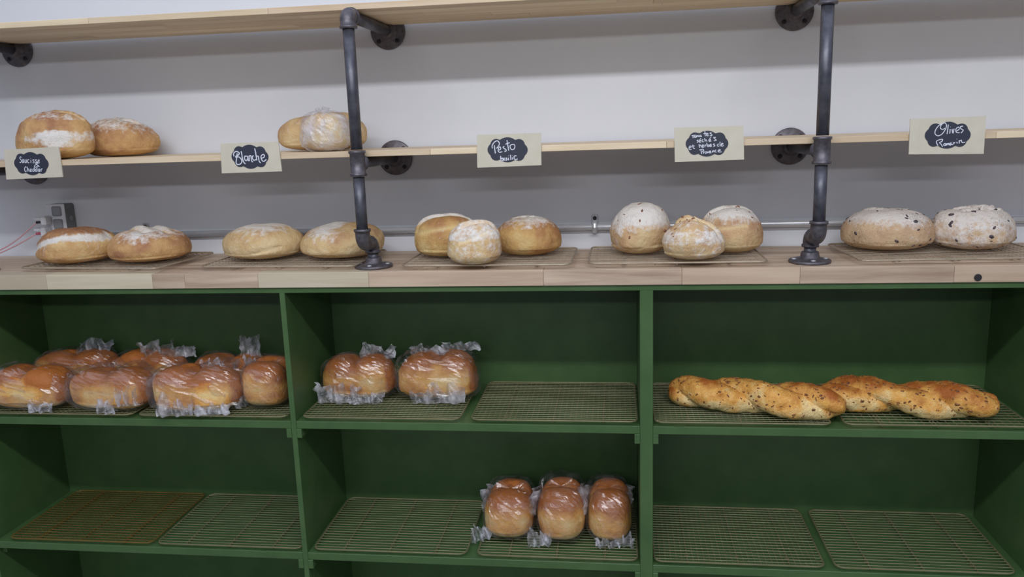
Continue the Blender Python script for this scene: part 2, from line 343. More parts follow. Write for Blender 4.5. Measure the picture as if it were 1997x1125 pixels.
# ---------------------------------------------------------------- racks
def rack_meshes(L,D,grid,pitch,wr):
    r=.0017; out={}
    b=bmesh.new(); c=.018; pts=[]
    for (cx,cy,a0) in ((L/2-c,D/2-c,0),(-L/2+c,D/2-c,90),(-L/2+c,-D/2+c,180),(L/2-c,-D/2+c,270)):
        for k in range(5):
            a=math.radians(a0+k*22.5); pts.append((cx+c*math.cos(a),cy+c*math.sin(a),0))
    pts.append(pts[0]); sweep(b,pts,.0021,8,cap=False); out['frame']=b
    b=bmesh.new(); n=int(D/pitch)
    for i in range(1,n): y=-D/2+D*i/n; sweep(b,[(-L/2+.001,y,0),(L/2-.001,y,0)],wr,5)
    if grid:
        n=int(L/pitch)
        for i in range(1,n): x=-L/2+L*i/n; sweep(b,[(x,-D/2+.001,-.0016),(x,D/2-.001,-.0016)],wr*.85,5)
    out['wire_grid']=b
    def cw(x):
        b=bmesh.new(); sweep(b,[(x,-D/2+.001,-.003),(x,D/2-.001,-.003)],r,6); return b
    out['cross_wire']=[cw(x) for x in (-L*.3,0,L*.3)]
    def ft(x,y):
        b=bmesh.new(); sweep(b,[(x-.004,y,-.003),(x-.002,y,-.0085),(x+.002,y,-.0085),(x+.004,y,-.003)],.0014,6); return b
    out['foot']=[ft(x,y) for x in (-L*.3,0,L*.3) for y in (-D*.36,D*.36)]
    def me(nm,bm):
        m_=bpy.data.meshes.new(nm); bmesh.ops.recalc_face_normals(bm,faces=bm.faces); bm.to_mesh(m_); bm.free(); return m_
    return [(k,me(k,v_)) for k,v in out.items() for v_ in (v if isinstance(v,list) else [v])]
cache={}
def rack(x,y,z,rz,lab,grp,grid=True,pitch=.0125,m_=None,L=.385,D=.284):
    m_=m_ or wirem; key=(grid,pitch,m_.name,L,D); wr=.00075 if D<.26 else .00105
    if key not in cache:
        cache[key]=rack_meshes(L,D,grid,pitch,wr)
        for _,me in cache[key]: me.materials.append(m_)
    t=tag(empty('cooling_rack',(x,y,z+.0102),rz),lab,'rack',grp)
    for nm,me in cache[key]:
        o=bpy.data.objects.new(nm,me); C.objects.link(o); o.parent=t
        if nm=='wire_grid': o['kind']='stuff'
Z1=-.3645; Z2=-.7085; RY=-.1635
g='wire cooling racks on the wood counter'
rack(-1.066,-.160,0,math.radians(-5),'wire rack under the two sausage and cheddar loaves on the counter',g,D=.25,pitch=.0155,m_=wire3)
rack(-.590,-.165,0,math.radians(-2),'wire rack under the two white loaves left of the centre bracket',g,D=.25,pitch=.0155,m_=wire3)
rack(-.095,-.180,0,math.radians(-1),'wire rack under the three pesto loaves on the counter',g,D=.25,pitch=.0155,m_=wire3)
rack(.328,-.175,0,math.radians(0),'wire rack under the three dried tomato loaves on the counter',g,D=.25,pitch=.0155,m_=wire3)
rack(.905,-.170,0,math.radians(2),'wire rack under the two olive loaves at the right end of the counter',g,D=.25,L=.40,pitch=.0155,m_=wire3)
g='wire cooling racks in the upper cubbies'
rack(-1.188,RY,Z1,0,'wire rack in the upper left cubby under the leftmost bagged loaves',g)
rack(-.787,RY,Z1,0,'wire rack in the upper left cubby against the thin divider',g)
rack(-.363,RY,Z1,0,'wire rack under the two bagged loaves in the upper middle cubby',g)
rack(.0490,RY,Z1,0,'empty wire rack right of the bagged loaves in the upper middle cubby',g,L=.384)
rack(.473,RY,Z1,0,'wire rack under the left twisted loaf',g)
rack(.888,RY+.002,Z1,0,'wire rack under the right twisted loaf',g,pitch=.0165)
g='wire cooling racks in the lower cubbies'
rack(-1.185,RY,Z2,0,'empty brass coloured wire rack in the lower left cubby',g,m_=wire2,L=.40)
rack(-.779,RY,Z2,0,'empty silver wire rack in the lower left cubby beside the brass one',g,grid=False)
rack(-.363,RY,Z2,0,'empty wire rack in the lower middle cubby left of three upright bagged loaves',g,grid=False)
rack(.0490,RY,Z2,0,'wire rack beneath the three bagged loaves standing in the lower middle cubby',g,grid=False,L=.384)
rack(.473,RY,Z2,0,'empty wire rack in the lower right cubby beside the thick divider',g)
rack(.882,RY,Z2,0,'empty wire rack in the lower right cubby against the right side panel',g,grid=False)

# ---------------------------------------------------------------- price signs
def smooth_pts(p,n=5):
    p=[Vector(q) for q in p]
    if len(p)<3: return p
    out=[]
    for i in range(len(p)-1):
        a=p[max(0,i-1)];b_=p[i];c=p[i+1];d=p[min(len(p)-1,i+2)]
        for k in range(n):
            t=k/n; out.append(.5*((2*b_)+(c-a)*t+(2*a-5*b_+4*c-d)*t*t+(3*b_-a-3*c+d)*t*t*t))
    out.append(p[-1]); return out
G={'s':[[(.8,.9),(.3,1),(.1,.75),(.5,.5),(.8,.25),(.5,0),(.1,.1)]],'a':[[(.75,.9),(.3,.95),(.05,.45),(.3,0),(.7,.4),(.78,.95),(.8,.1),(.95,0)]],
'u':[[(.1,1),(.1,.2),(.4,0),(.7,.3),(.75,1),(.8,0)]],'c':[[(.8,.85),(.4,1),(.05,.5),(.4,0),(.85,.15)]],'i':[[(.4,.9),(.45,0)],[(.4,1.35),(.43,1.4)]],
'e':[[(.1,.5),(.7,.6),(.5,1),(.1,.7),(.15,.1),(.5,0),(.9,.2)]],'h':[[(.1,1.8),(.15,0)],[(.15,.6),(.5,1),(.75,.7),(.8,0)]],
'd':[[(.7,.9),(.2,.9),(.05,.4),(.3,0),(.7,.3)],[(.75,1.8),(.78,0)]],'r':[[(.1,1),(.15,0)],[(.15,.6),(.4,.95),(.8,.95)]],
'S':[[(.9,1.6),(.4,1.8),(.1,1.4),(.5,1),(.9,.5),(.5,0),(.05,.2)]],'C':[[(.9,1.5),(.5,1.8),(.05,1),(.4,0),(.95,.2)]],'&':[[(1,.1),(.3,1.2),(.5,1.6),(.7,1.3),(.1,.5),(.3,0),(.9,.6)]]}
def word(s,x,y,w,h,slope=0):
    out=[]
    for ch in s:
        for st in G[ch]: out.append([(x+a*w*.82,y+slope*(x)-b_*h) for a,b_ in st])
        x+=w
    return out
S1=word('Saucisse',590,545,76,95,.02)+word('&',1010,690,200,90)+word('Cheddar',730,815,80,78,.0)
S2=[[(480,520),(470,440),(540,380),(620,410),(635,450),(590,500),(520,530)],[(530,560),(620,540),(690,600),(710,690),(660,750),(580,760),(545,700),(560,560),(575,430)],
[(690,370),(710,470),(730,600),(770,700),(815,745)],[(870,520),(800,520),(790,590),(830,650),(880,600),(880,520),(890,600),(905,660)],[(920,500),(930,660)],[(930,520),(970,500),(985,580),(1000,660),(1035,690)],
[(1060,510),(1020,520),(1025,590),(1070,640),(1130,610)],[(1085,290),(1110,400),(1130,520),(1150,640)],[(1140,520),(1190,520),(1205,600),(1225,680),(1265,710)],[(1280,580),(1360,550),(1370,490),(1320,470),(1270,530),(1290,620),(1350,670),(1430,610)]]
S3=[[(505,490),(500,410),(560,320),(640,280),(700,340),(680,420),(620,490)],[(560,400),(570,500),(590,630)],[(690,540),(740,500),(720,450),(680,480),(670,560),(710,600),(780,580)],[(840,430),(800,460),(830,490),(880,520),(890,560),(840,570)],
[(910,260),(930,380),(960,550)],[(870,375),(990,330)],[(1060,380),(1000,410),(1010,490),(1070,530),(1130,470),(1120,390),(1060,380)],
[(735,700),(745,830)],[(745,780),(790,760),(800,820),(760,845)],[(860,760),(820,770),(820,820),(855,800),(865,830)],[(910,750),(885,770),(920,800),(890,825)],[(950,750),(960,820)],[(948,695),(955,700)],[(1010,670),(1020,810)],[(1060,740),(1070,800)],[(1058,690),(1064,694)],[(1180,700),(1120,700),(1110,770),(1150,800),(1210,780)]]
S4=[[(510,330),(620,310)],[(550,320),(550,390)],[(600,330),(580,360),(610,375),(630,345),(600,330)],[(645,370),(650,320),(675,345),(685,320),(705,360)],[(760,310),(725,320),(730,355),(760,330),(775,355)],[(855,210),(870,340)],[(820,280),(900,260)],
[(905,300),(940,290),(925,260),(900,285),(910,330),(955,325)],[(1030,250),(985,260),(1040,300),(1030,330),(985,325)],
[(690,440),(650,450),(690,480),(650,505)],[(710,470),(750,460),(730,430),(710,460),(720,500),(765,490)],[(735,410),(760,390)],[(820,430),(785,440),(790,480),(830,485)],[(850,390),(865,480)],[(865,450),(895,435),(910,480)],[(960,450),(1010,440),(985,410),(960,440),(970,475),(1025,465)],[(985,390),(1015,370)],[(1140,370),(1080,375),(1130,420),(1150,450),(1085,460)],
[(450,640),(500,625),(480,590),(450,620),(455,680),(510,675)],[(540,560),(560,650),(600,655)],[(515,600),(590,590)],
[(705,540),(715,640)],[(715,590),(750,570),(765,630)],[(785,600),(825,590),(805,560),(785,590),(795,630),(835,620)],[(855,560),(860,620)],[(860,585),(890,560)],[(905,510),(920,610)],[(920,580),(960,565),(965,605),(925,612)],[(985,585),(1025,575),(1005,545),(985,575),(995,610),(1040,600)],[(1110,540),(1070,550),(1120,585),(1075,610)],
[(1220,540),(1180,560),(1190,600),(1230,590)],[(1250,480),(1250,560),(1265,600)],[(1280,560),(1330,545),(1305,520),(1280,550),(1295,600),(1350,580)],
[(710,700),(800,680),(830,710),(780,735)],[(755,700),(775,800)],[(815,740),(825,790)],[(825,760),(850,740)],[(875,740),(860,770),(890,785),(900,750),(875,740)],[(915,735),(935,775),(960,730)],[(975,750),(1010,740),(990,720),(975,745),(985,775),(1025,765)],[(1045,715),(1055,765)],[(1055,735),(1085,715),(1095,755)],[(1150,700),(1120,710),(1125,750),(1160,750)],[(1200,725),(1260,705),(1240,685),(1200,710),(1215,750),(1295,745)]]
S5=[[(900,240),(820,280),(740,380),(720,480),(790,535),(880,500),(960,400),(1000,290),(960,220),(880,260),(850,340),(900,380),(960,350)],[(1045,260),(1030,380),(1015,490)],[(1090,370),(1080,480)],[(1093,315),(1098,320)],[(1135,370),(1155,475),(1185,360)],[(1240,420),(1310,370),(1290,320),(1230,370),(1240,450),(1320,460)],[(1400,300),(1340,310),(1350,360),(1405,400),(1350,470)],
[(790,770),(750,680),(800,640),(900,620),(890,670),(830,700),(870,740),(905,800)],[(950,720),(930,760),(970,770),(980,730),(950,720)],[(1000,770),(1010,720),(1035,750),(1050,710),(1070,765)],[(1120,700),(1085,720),(1095,765),(1125,730),(1145,760)],[(1170,690),(1180,740)],[(1180,710),(1210,690)],[(1250,680),(1260,720)],[(1250,610),(1256,614)],[(1310,640),(1310,720)],[(1315,670),(1360,640),(1380,700),(1450,690)]]
cards=[([(8,292),(115,286),(123,345),(13,350)],(62,319),S1,15,(0,280),.85,'cream price card reading Saucisse & Cheddar on a black scalloped label'),
([(430,280),(543,276),(550,334),(433,338)],(488,305.5),S2,15,(425,270),1.2,'cream price card reading Blanche on a black scalloped label'),
([(930,263),(1055,259),(1056,322),(931,327)],(990,292),S3,14.27,(925,255),1.05,'cream price card reading Pesto basilic on a black scalloped label'),
([(1315,249),(1450,245),(1451,311),(1316,316)],(1378.5,280),S4,13.3,(1310,240),.8,'cream price card reading Tomates séchés et herbes de Provence'),
([(1775,232),(1923,226),(1918,300),(1772,301)],(1847.5,263.5),S5,12.48,(1765,222),.9,'cream price card reading Olives Romarin on a black scalloped label')]
YC=-.2985
for cor,cen,strokes,scl,off,wd,lab in cards:
    c0=at(*cen,Y=YC); t=tag(empty('price_sign',c0),lab,'sign','price signs on the front edge of the middle shelf')
    b=bmesh.new(); q=[at(u,v,Y=YC)-c0 for u,v in cor]
    f_=[b.verts.new(p+Vector((0,-.001,0))) for p in q]; k_=[b.verts.new(p+Vector((0,.002,0))) for p in q]
    b.faces.new(f_); b.faces.new(k_[::-1])
    for i in range(4): b.faces.new((f_[i],k_[i],k_[(i+1)%4],f_[(i+1)%4]))
    obj('card',fin(b),cardm,t)
    circ=[(0,0,1.0),(-.93,-.40,.47),(.93,-.40,.47),(-.93,.40,.47),(.93,.40,.47),(-1.12,0,.52),(1.12,0,.52),(0,0,.8)]
    H=.0268; b=bmesh.new(); fr_=[];bk=[]
    for k in range(96):
        a=2*PI*k/96; dx,dy=math.cos(a),math.sin(a); best=0
        for cx,cy,r in circ:
            bb=cx*dx+cy*dy; dd=bb*bb-(cx*cx+cy*cy-r*r)
            if dd>0: best=max(best,bb+math.sqrt(dd))
        x,z=best*dx*H,best*dy*H; rr=math.radians(-2)
        x,z=x*math.cos(rr)-z*math.sin(rr),x*math.sin(rr)+z*math.cos(rr)
        fr_.append(b.verts.new((x,-.0018,z))); bk.append(b.verts.new((x,-.001,z)))
    b.faces.new(fr_); b.faces.new(bk[::-1])
    for k in range(96): b.faces.new((fr_[k],bk[k],bk[(k+1)%96],fr_[(k+1)%96]))
    lb=obj('chalk_label',fin(b),slate,t)
    b=bmesh.new()
    for st in strokes:
        pts=smooth_pts([at(off[0]+x/scl,off[1]+y/scl,Y=YC)-c0+Vector((0,-.0019,0)) for x,y in st],4)
        sweep(b,pts,[.00105*wd]*len(pts),6)
    for v in b.verts:
        v.co.y=-.0019+(v.co.y+.0019)*.5
    obj('lettering',fin(b),chalk,lb)

# ---------------------------------------------------------------- bread
def nz(p,s,seed): return noise.noise(Vector((p.x*s+seed*7.3,p.y*s-seed*3.1,p.z*s+seed*1.7)))
def body_mesh(name,rx,ry,h,seed,ex=.9,top=1.,belly=.4,bump=.03,scores=(),flour=lambda x,y,z:0,bake=None,lobes=0,lobe_ax=0,skew=(0,0),boxy=1.,nu=88,nv=56,crease=0,flat=.55,peak=None,gash=None,facet=False):
    rf=random.Random(seed)
    """closed loaf: plan superellipse rx,ry; height h; base at z=0"""
    vs=[];fl=[];sk=[];bk=[]
    def row(phi):
        return math.sin(phi),math.cos(phi)
    for j in range(nv+1):
        phi=PI/2-PI*j/nv; s,c=row(phi)
        rr=max(c,0)**ex
        if s>=0: z=belly*h+(1-belly)*h*(s**top)
        else: z=belly*h-belly*h*(abs(s)**flat)
        for i in range(nu):
            th=2*PI*i/nu+(j*.055+rf.uniform(-.03,.03) if facet else 0); ct_,st_=math.cos(th),math.sin(th)
            px=math.copysign(abs(ct_)**boxy,ct_); py=math.copysign(abs(st_)**boxy,st_)
            x,y=px*rr,py*rr; zz=z
            if s<0: x*=1-.10*(-s)**2; y*=1-.10*(-s)**2
            if lobes:
                q=(x if lobe_ax==0 else y); k=math.cos(q*PI*lobes/2*1.05) if lobes%2 else abs(math.sin(q*PI*lobes/2))
                k=max(0,k) if lobes%2 else k
                notch=(1-k)**2*(1 if abs(q)<.8 else .3)
                zz-=notch*.16*h*max(0,s)
                if lobe_ax==0: y*=1-.07*notch
                else: x*=1-.07*notch
            x+=skew[0]*max(0,s)**1.5; y+=skew[1]*max(0,s)**1.5
            if peak: zz+=peak[2]*h*math.exp(-((x-peak[0])**2+(y-peak[1])**2)/.10)*max(0,s)
            P=Vector((x*rx,y*ry,zz)); D=Vector((x,y,(s)*.8)); D=D.normalized() if D.length>0 else D
            w_=1 if s>-.3 else .25
            d=bump*rx*(nz(P,8,seed)*3.0+nz(P,26,seed+3)*.8+nz(P,75,seed+6)*.28)*w_
            if crease:
                a_=1-abs(nz(P,26,seed+9))*2; b2=1-abs(nz(P,55,seed+13))*2
                d+=crease*rx*(a_**3*.8+b2**3*.5)
            sc_=0; lift=0
            for (x0,y0,x1,y1,wd,dep) in scores:
                if s<-.1: continue
                ax=Vector((x1-x0,y1-y0)); L=ax.length; ax/=L; rel=Vector((x-x0,y-y0)); t=rel.dot(ax)
                t2=min(max(t,0),L); dd=(rel-ax*t2); sd=dd.length; side=ax.x*rel.y-ax.y*rel.x
                wob=wd*(1+.5*nz(P,30,seed+20)); e=math.exp(-(sd/wob)**2)
                lift-=dep*rx*e; lift+=dep*rx*.9*math.exp(-((side-1.6*wob)/(wob*.9))**2)*(1 if 0<=t<=L else .0)
                sc_=max(sc_,e)
            if facet and 0<j<nv: lift+=rf.uniform(-1,1)*.0009
            if gash:
                gg=gash(x,y,P.z/h+.05*nz(P,25,seed+31)); sc_=max(sc_,gg); lift-=gg*.05*rx
            P+=D*(d+lift)
            P.z=max(P.z,0 if s>-.5 else (1+s)*.0)
            vs.append(P); sk.append(sc_); fl.append(flour(x,y,max(0,min(1,P.z/h)))); 
            bk.append(bake(x,y,P.z/h) if bake else min(1,max(0,.25+.6*P.z/h)))
    faces=[]
    for j in range(nv):
        for i in range(nu):
            a=j*nu+i; b_=j*nu+(i+1)%nu; faces.append((a,a+nu,b_+nu,b_))
    me=bpy.data.meshes.new(name); me.from_pydata([tuple(v) for v in vs],[],faces)
    for nm,dat in (('flour',fl),('score',sk),('bake',bk)):
        a=me.attributes.new(nm,'FLOAT','POINT'); a.data.foreach_set('value',dat)
    bm=bmesh.new(); bm.from_mesh(me); bmesh.ops.remove_doubles(bm,verts=bm.verts,dist=1e-6); bmesh.ops.recalc_face_normals(bm,faces=bm.faces); bm.to_mesh(me); bm.free()
    for p in me.polygons: p.use_smooth=not facet
    return me
fleck=mat('toasted seeds',(.20,.07,.025),.6); olivem=mat('olive pieces',(.045,.032,.045),.45); tomm=mat('dried tomato and herb bits',(.26,.10,.06),.6)
for M_,a_,b_ in ((fleck,(.13,.04,.015),(.34,.15,.05)),(olivem,(.035,.025,.04),(.10,.075,.08)),(tomm,(.20,.08,.05),(.36,.17,.10))):
    N=NT(M_); N.l(N.ramp(N.noise(N.coords((1,1,1)),150),[(.35,a_),(.65,b_)]),N.b.inputs['Base Color'])
def scatter(o,me,n,size,m_,name,seed,joined=False,zmin=.12,keep=lambda p:True):
    '''small bits pressed into a crust, lying flat on its surface'''
    rnd=random.Random(seed*31+5); zm=max(v.co.z for v in me.vertices); ps=[p for p in me.polygons if p.center.z>zmin*zm and keep(p.center)]
    ws=[p.area for p in ps]; bm=bmesh.new() if joined else None
    for p in rnd.choices(ps,ws,k=n):
        b=bm if joined else bmesh.new(); sz=rnd.uniform(*size); nn=p.normal.normalized(); tx=nn.orthogonal().normalized(); tx=Matrix.Rotation(rnd.uniform(0,PI),3,nn)@tx; ty=nn.cross(tx)
        vs=bmesh.ops.create_icosphere(b,subdivisions=1,radius=1)['verts']; el=rnd.uniform(.35,.7)
        for v in vs:
            q=v.co; v.co=p.center+tx*q.x*sz+ty*q.y*sz*el+nn*q.z*sz*.35
        if not joined: obj(name,b,m_,o,True)
    if joined: obj(name,bm,m_,o,True)['kind']='stuff'
def place(bb,zr,ryr=None,ry=None,Yc=None):
    u0,v0,u1,v1=bb; um=(u0+u1)/2; vm=v0+(v1-v0)*.6
    if Yc is None:
        yf=at(um,v1,Z=zr+.004).y
        r_=ry or ryr*abs(at(u1,vm,Y=yf+.06).x-at(u0,vm,Y=yf+.06).x)/2; Yc=yf+r_*.86
        lim=-.012-r_
        if Yc>lim: Yc=lim
    else: r_=ry
    xa,xb=at(u0,vm,Y=Yc).x,at(u1,vm,Y=Yc).x
    rx=(xb-xa)/2
    if r_ is None: r_=ryr*rx
    h=at(um,v0,Y=Yc+.18*r_).z-zr
    return (xa+xb)/2,Yc,rx,r_,h
ZR=.0118
def round_loaf(bb,zr,seed,m_,lab,grp,ryr=.88,Yc=None,ry=None,rz=0,**k):
    cx,cy,rx,r_,h=place(bb,zr,ryr,ry,Yc)
    rx*=.975; me=body_mesh('bread_loaf',rx,r_,h,seed,**k)
    o=link('bread_loaf',me,m_); o.location=(cx,cy,zr); o.rotation_euler=(0,0,rz)
    if m_ is bm_olive: scatter(o,me,26,(.003,.0068),olivem,'olive_piece',seed,keep=lambda p:p.y<.4*r_)
    if m_ is bm_tomato: scatter(o,me,12,(.0025,.0055),tomm,'tomato_bit',seed,keep=lambda p:p.y<.4*r_,zmin=.35)
    return tag(o,lab,'bread',grp)
def topflour(a=.62,b=.35,cx=0,cy=0,r=.9):
    return lambda x,y,z: max(0,min(1,(z-a)/b))*max(0,1-((x-cx)**2+(y-cy)**2)/(r*r*1.4)) 
g='round loaves on the wire racks along the counter'
G1=lambda x,y,z: math.exp(-((z-(.42+.33*(1-((x-.35)/1.25)**2)))/.075)**2)*(y<.25)
round_loaf((81,439,221,516),ZR,1,bm_cheddar,'cheddar loaf with a wide white floured gash, leftmost on the counter',g,ex=.8,top=.9,flour=lambda x,y,z:1.25*G1(x,y,z)+.2*(x>.5),gash=lambda x,y,z:G1(x,y,z),bump=.045,bake=lambda x,y,z:.30+(.55 if z>.47+.33*(1-((x-.35)/1.2)**2) else .1))
round_loaf((217,444,363,514),ZR,2,bm_cheddar,'golden cheddar loaf with a dark red spot, second from left on the counter',g,ex=.8,scores=[(-.7,.2,.1,-.3,.09,.05),(-.1,.4,.6,.0,.08,.045)],flour=lambda x,y,z:.75*max(0,(z-.6)/.4)+.3*math.exp(-((x-.1)/.3)**2)*(z>.6),bump=.045,bake=lambda x,y,z:.42+.3*z+.8*math.exp(-(((x+.30)/.13)**2+((z-.34)/.10)**2))*(y<0))
round_loaf((435,433,594,508),ZR,3,bm_white,'smooth pale white loaf with floured crown and small side crease, below the Blanche sign',g,ex=.78,gash=lambda x,y,z:1.1*math.exp(-((z-(.30+.25*(x-.3)))/.035)**2)*(y<0)*(.1<x<.75),flour=topflour(.55,.4,.1,.1,1),bump=.028,bake=lambda x,y,z:.18+.4*z)
round_loaf((589,434,751,506),ZR,4,bm_white,'white loaf partly hidden behind the foot of the centre pipe',g,ex=.78,flour=lambda x,y,z:.95*max(0,(z-.45)/.4)*math.exp(-((x+.3)/.42)**2),bump=.04,bake=lambda x,y,z:.2+.4*z)
round_loaf((807,417,938,503),ZR,5,bm_pesto,'pesto loaf with a long cut across the crown, left rear of its trio',g,ex=.75,gash=lambda x,y,z:.8*math.exp(-((z-(.72+.10*x))/.055)**2)*(y<.1)*(x<.7),scores=[(-.9,-.35,.8,.15,.11,.06)],flour=lambda x,y,z:.9*max(0,(z-.6)/.3)*(y>.3*x-.25),bump=.04,bake=lambda x,y,z:.25+.5*z)
round_loaf((963,417,1096,499),ZR,6,bm_pesto,'deep golden pesto loaf with a streak of flour, right rear of its trio',g,ex=.75,scores=[(-.6,.3,.2,-.1,.06,.04)],flour=lambda x,y,z:.9*max(0,(z-.62)/.3),bump=.035,bake=lambda x,y,z:.28+.55*z+.2*(x>.3))
round_loaf((873,432,978,516),ZR,7,bm_white,'small pale roll with a curled crust lip in front of the two pesto loaves',g,ex=.72,top=.9,ryr=.8,gash=lambda x,y,z:.9*math.exp(-((z-(.66+.22*x))/.06)**2)*(y<.1)*(x>-.5),scores=[(-.4,-.42,.95,.25,.10,.12)],flour=lambda x,y,z:.34+.35*(z>.6),bump=.04,bake=lambda x,y,z:.3+.35*z)
round_loaf((1186,400,1309,497),ZR,8,bm_tomato,'tall heavily floured tomato loaf, left rear of its trio',g,ex=.82,top=1.05,scores=[(-.3,.1,.4,.0,.07,.03)],flour=lambda x,y,z:1.1*max(0,(z-.38)/.4)+.3*(x<-.5),bump=.06,skew=(.05,0),bake=lambda x,y,z:.3+.3*z)
round_loaf((1361,404,1490,494),ZR,9,bm_tomato,'tomato loaf with a floured flap of crust, right rear of its trio',g,ex=.78,gash=lambda x,y,z:.8*math.exp(-((z-(.62+.12*x))/.05)**2)*(y<.1)*(x<.4),scores=[(-1,-.05,.7,.1,.08,.07)],flour=lambda x,y,z:1.*max(0,(z-.62)/.25),bump=.04,bake=lambda x,y,z:.3+.45*z)
round_loaf((1289,426,1413,509),ZR,10,bm_tomato,'small craggy yellow tomato roll in front of the two floured ones',g,ex=.95,top=1.1,ryr=.8,scores=[(-.6,.1,.1,-.3,.08,.07),(.0,-.1,.8,-.4,.09,.06)],flour=lambda x,y,z:.28+.30*(z<.75)*(z>.45),bump=.085,peak=(-.1,.1,.10),bake=lambda x,y,z:.2+.35*z)
round_loaf((1640,404,1817,490),ZR,11,bm_olive,'olive studded loaf with white floured crown, left one below the Olives sign',g,ex=.72,scores=[(-.5,.3,-.1,-.2,.05,.04),(.0,.4,.4,-.1,.05,.03)],flour=lambda x,y,z:1.05*max(0,(z-.5)/.35),bump=.035,bake=lambda x,y,z:.25+.45*z)
round_loaf((1813,396,1977,489),ZR,12,bm_olive,'rough olive studded loaf cut with a crosshatch, rightmost on the counter',g,ex=.74,scores=[(-.5,.0,.6,.1,.05,.05),(-.4,-.35,.7,-.2,.05,.05),(-.1,.5,.2,-.5,.04,.04),(.4,.4,.6,-.4,.04,.03)],flour=lambda x,y,z:.45+.55*max(0,(z-.4)/.4),bump=.05,bake=lambda x,y,z:.3+.35*z)
g='loaves on the middle pine shelf'; ZS=.2708
round_loaf((31,217,183,308),ZS,13,bm_cheddar,'tall brown loaf streaked with flour behind the leftmost price card',g,Yc=-.215,ry=.066,ex=.8,top=.95,scores=[(-.6,.2,.8,.0,.09,.04)],flour=lambda x,y,z:1.0*math.exp(-((x-.45)/.28)**2)*(.25<z<.6)+.7*math.exp(-((z-.45)/.10)**2)*(x>-.4)+.5*(z>.8),bump=.05,bake=lambda x,y,z:.4+.35*z)
round_loaf((166,237,310,304),ZS,14,bm_cheddar,'rough crusted low loaf right of the tall one on the middle shelf',g,Yc=-.095,ry=.066,ex=.72,flour=lambda x,y,z:.65*max(0,(z-.45)/.5),bump=.06,scores=[(-.3,.1,.5,-.1,.08,.05)],bake=lambda x,y,z:.42+.3*z)
round_loaf((544,222,716,297),ZS,15,bm_white,'long white loaf on the middle shelf, crossed by the centre pipe',g,Yc=-.135,ry=.072,ex=.72,flour=lambda x,y,z:.15,bump=.03,scores=[(-.2,.2,.7,.1,.12,.05)],bake=lambda x,y,z:.3+.35*z)
# bagged small loaf in front of it
def rag(bm,cx,cy,cz_,w,h,seed,yaw=0,droop=0,thick=.012,nu=22,nv=12):
    """crumpled sheet of film, folded back and forth"""
    g_=[]
    for j in range(nv+1):
        r_=[]
        for i in range(nu+1):
            s=i/nu-.5; t=j/nv
            p=Vector((s*w*(1-.35*t*nz(Vector((s,t,0)),4,seed)), thick*(math.sin(s*15+seed)+.6*math.sin(s*33+t*5+seed))*(.4+.6*t)+droop*t*t, h*t*(1+.5*nz(Vector((s*2,0,.3)),3,seed+2))))
            p+=Vector((nz(p,60,seed),nz(p,60,seed+4),nz(p,60,seed+8)))*.0035
            c,s_=math.cos(yaw),math.sin(yaw)
            r_.append(bm.verts.new((cx+p.x*c-p.y*s_,cy+p.x*s_+p.y*c,max(cz_+p.z,.0012+.001*math.sin(i*.9)))))
        g_.append(r_)
    for a,b_ in zip(g_,g_[1:]):
        for i in range(nu): bm.faces.new((a[i],a[i+1],b_[i+1],b_[i]))
def wrapped(bb,zr,seed,lab,grp,ryr=.6,ry=None,Yc=None,rz=0,lobes=2,lobe_ax=0,bmar=1.05,loafm=None,filmm=None,tails=(),boxy=.62,ends=True,bagx=1.05,bagh=1.03,ex=.5,crease=.05,belly=.45,bakef=None,flourf=None,bag_boxy=None):
    cx,cy,rx,r_,h=place(bb,zr,ryr,ry,Yc); rx*=.955; h*=.985
    t=tag(empty('bagged_loaf',(cx,cy,zr),rz),lab,'bread',grp)
    def bake(x,y,z):
        v_=.22+.85*max(0,min(1,(z-.42)/.45))+.30*math.exp(-((z-.28)/.13)**2)
        if ends: v_+=.9*max(0,(abs(x if lobe_ax==0 else y)-.78)/.2)*(x>0 if lobe_ax==0 else 1)
        return min(1.1,v_)
    me=body_mesh('loaf',rx*.965,r_*.95,h*.975,seed,ex=ex,top=.85,belly=belly,boxy=boxy,lobes=lobes,lobe_ax=lobe_ax,bump=.035,bake=bakef or bake,flat=.5,flour=flourf or (lambda x,y,z:0))
    for v in me.vertices: v.co.z+=.0015
    link('loaf',me,loafm or bm_pan,t)
    me=body_mesh('plastic_bag',rx*bagx,r_*1.05,h*bagh,seed+40,ex=ex*.9,top=.85,belly=belly,boxy=bag_boxy or boxy*.95,lobes=lobes,lobe_ax=lobe_ax,bump=.05,crease=crease*.9,flat=.5,nu=58,nv=22,facet=True)
    bagm=link('plastic_bag',me,filmm or film,t)
    for (tx,ty,tz,w,hh,yaw,droop) in tails:
        if tz<=0 and lobe_ax==0: ty*=1.10; tz=0; hh=max(.026,hh*1.35); droop=.014
        elif tz<=0: tz=0; hh*=1.2; droop=.008
        b=bmesh.new(); rag(b,tx*rx,ty*r_,tz*h,w,hh,seed+tx*3,yaw,droop); o=obj('bag_tail',b,ruffle,t,True)
    return t
wrapped((589,219,686,297),ZS,16,'small round loaf in cloudy plastic on the middle shelf beside the centre pipe','bagged loaves',Yc=-.245,ry=.042,lobes=0,boxy=1,bag_boxy=1,ex=.85,bagx=1.04,bagh=1.05,loafm=bm_white,filmm=milky,crease=.09,ends=False,bakef=lambda x,y,z:.15+.1*z,flourf=lambda x,y,z:.35,tails=[(-.05,-.2,.90,.035,.018,0,0)])
g='loaves in clear plastic bags in the upper left cubby'; ZB=Z1+.0125
wrapped((75,679,236,760),ZB,25,'bagged loaf behind the first front loaf, leftmost of the rear row',g,Yc=-.085,ry=.052,lobes=2,tails=[(.35,.2,.85,.09,.035,.1,.02)])
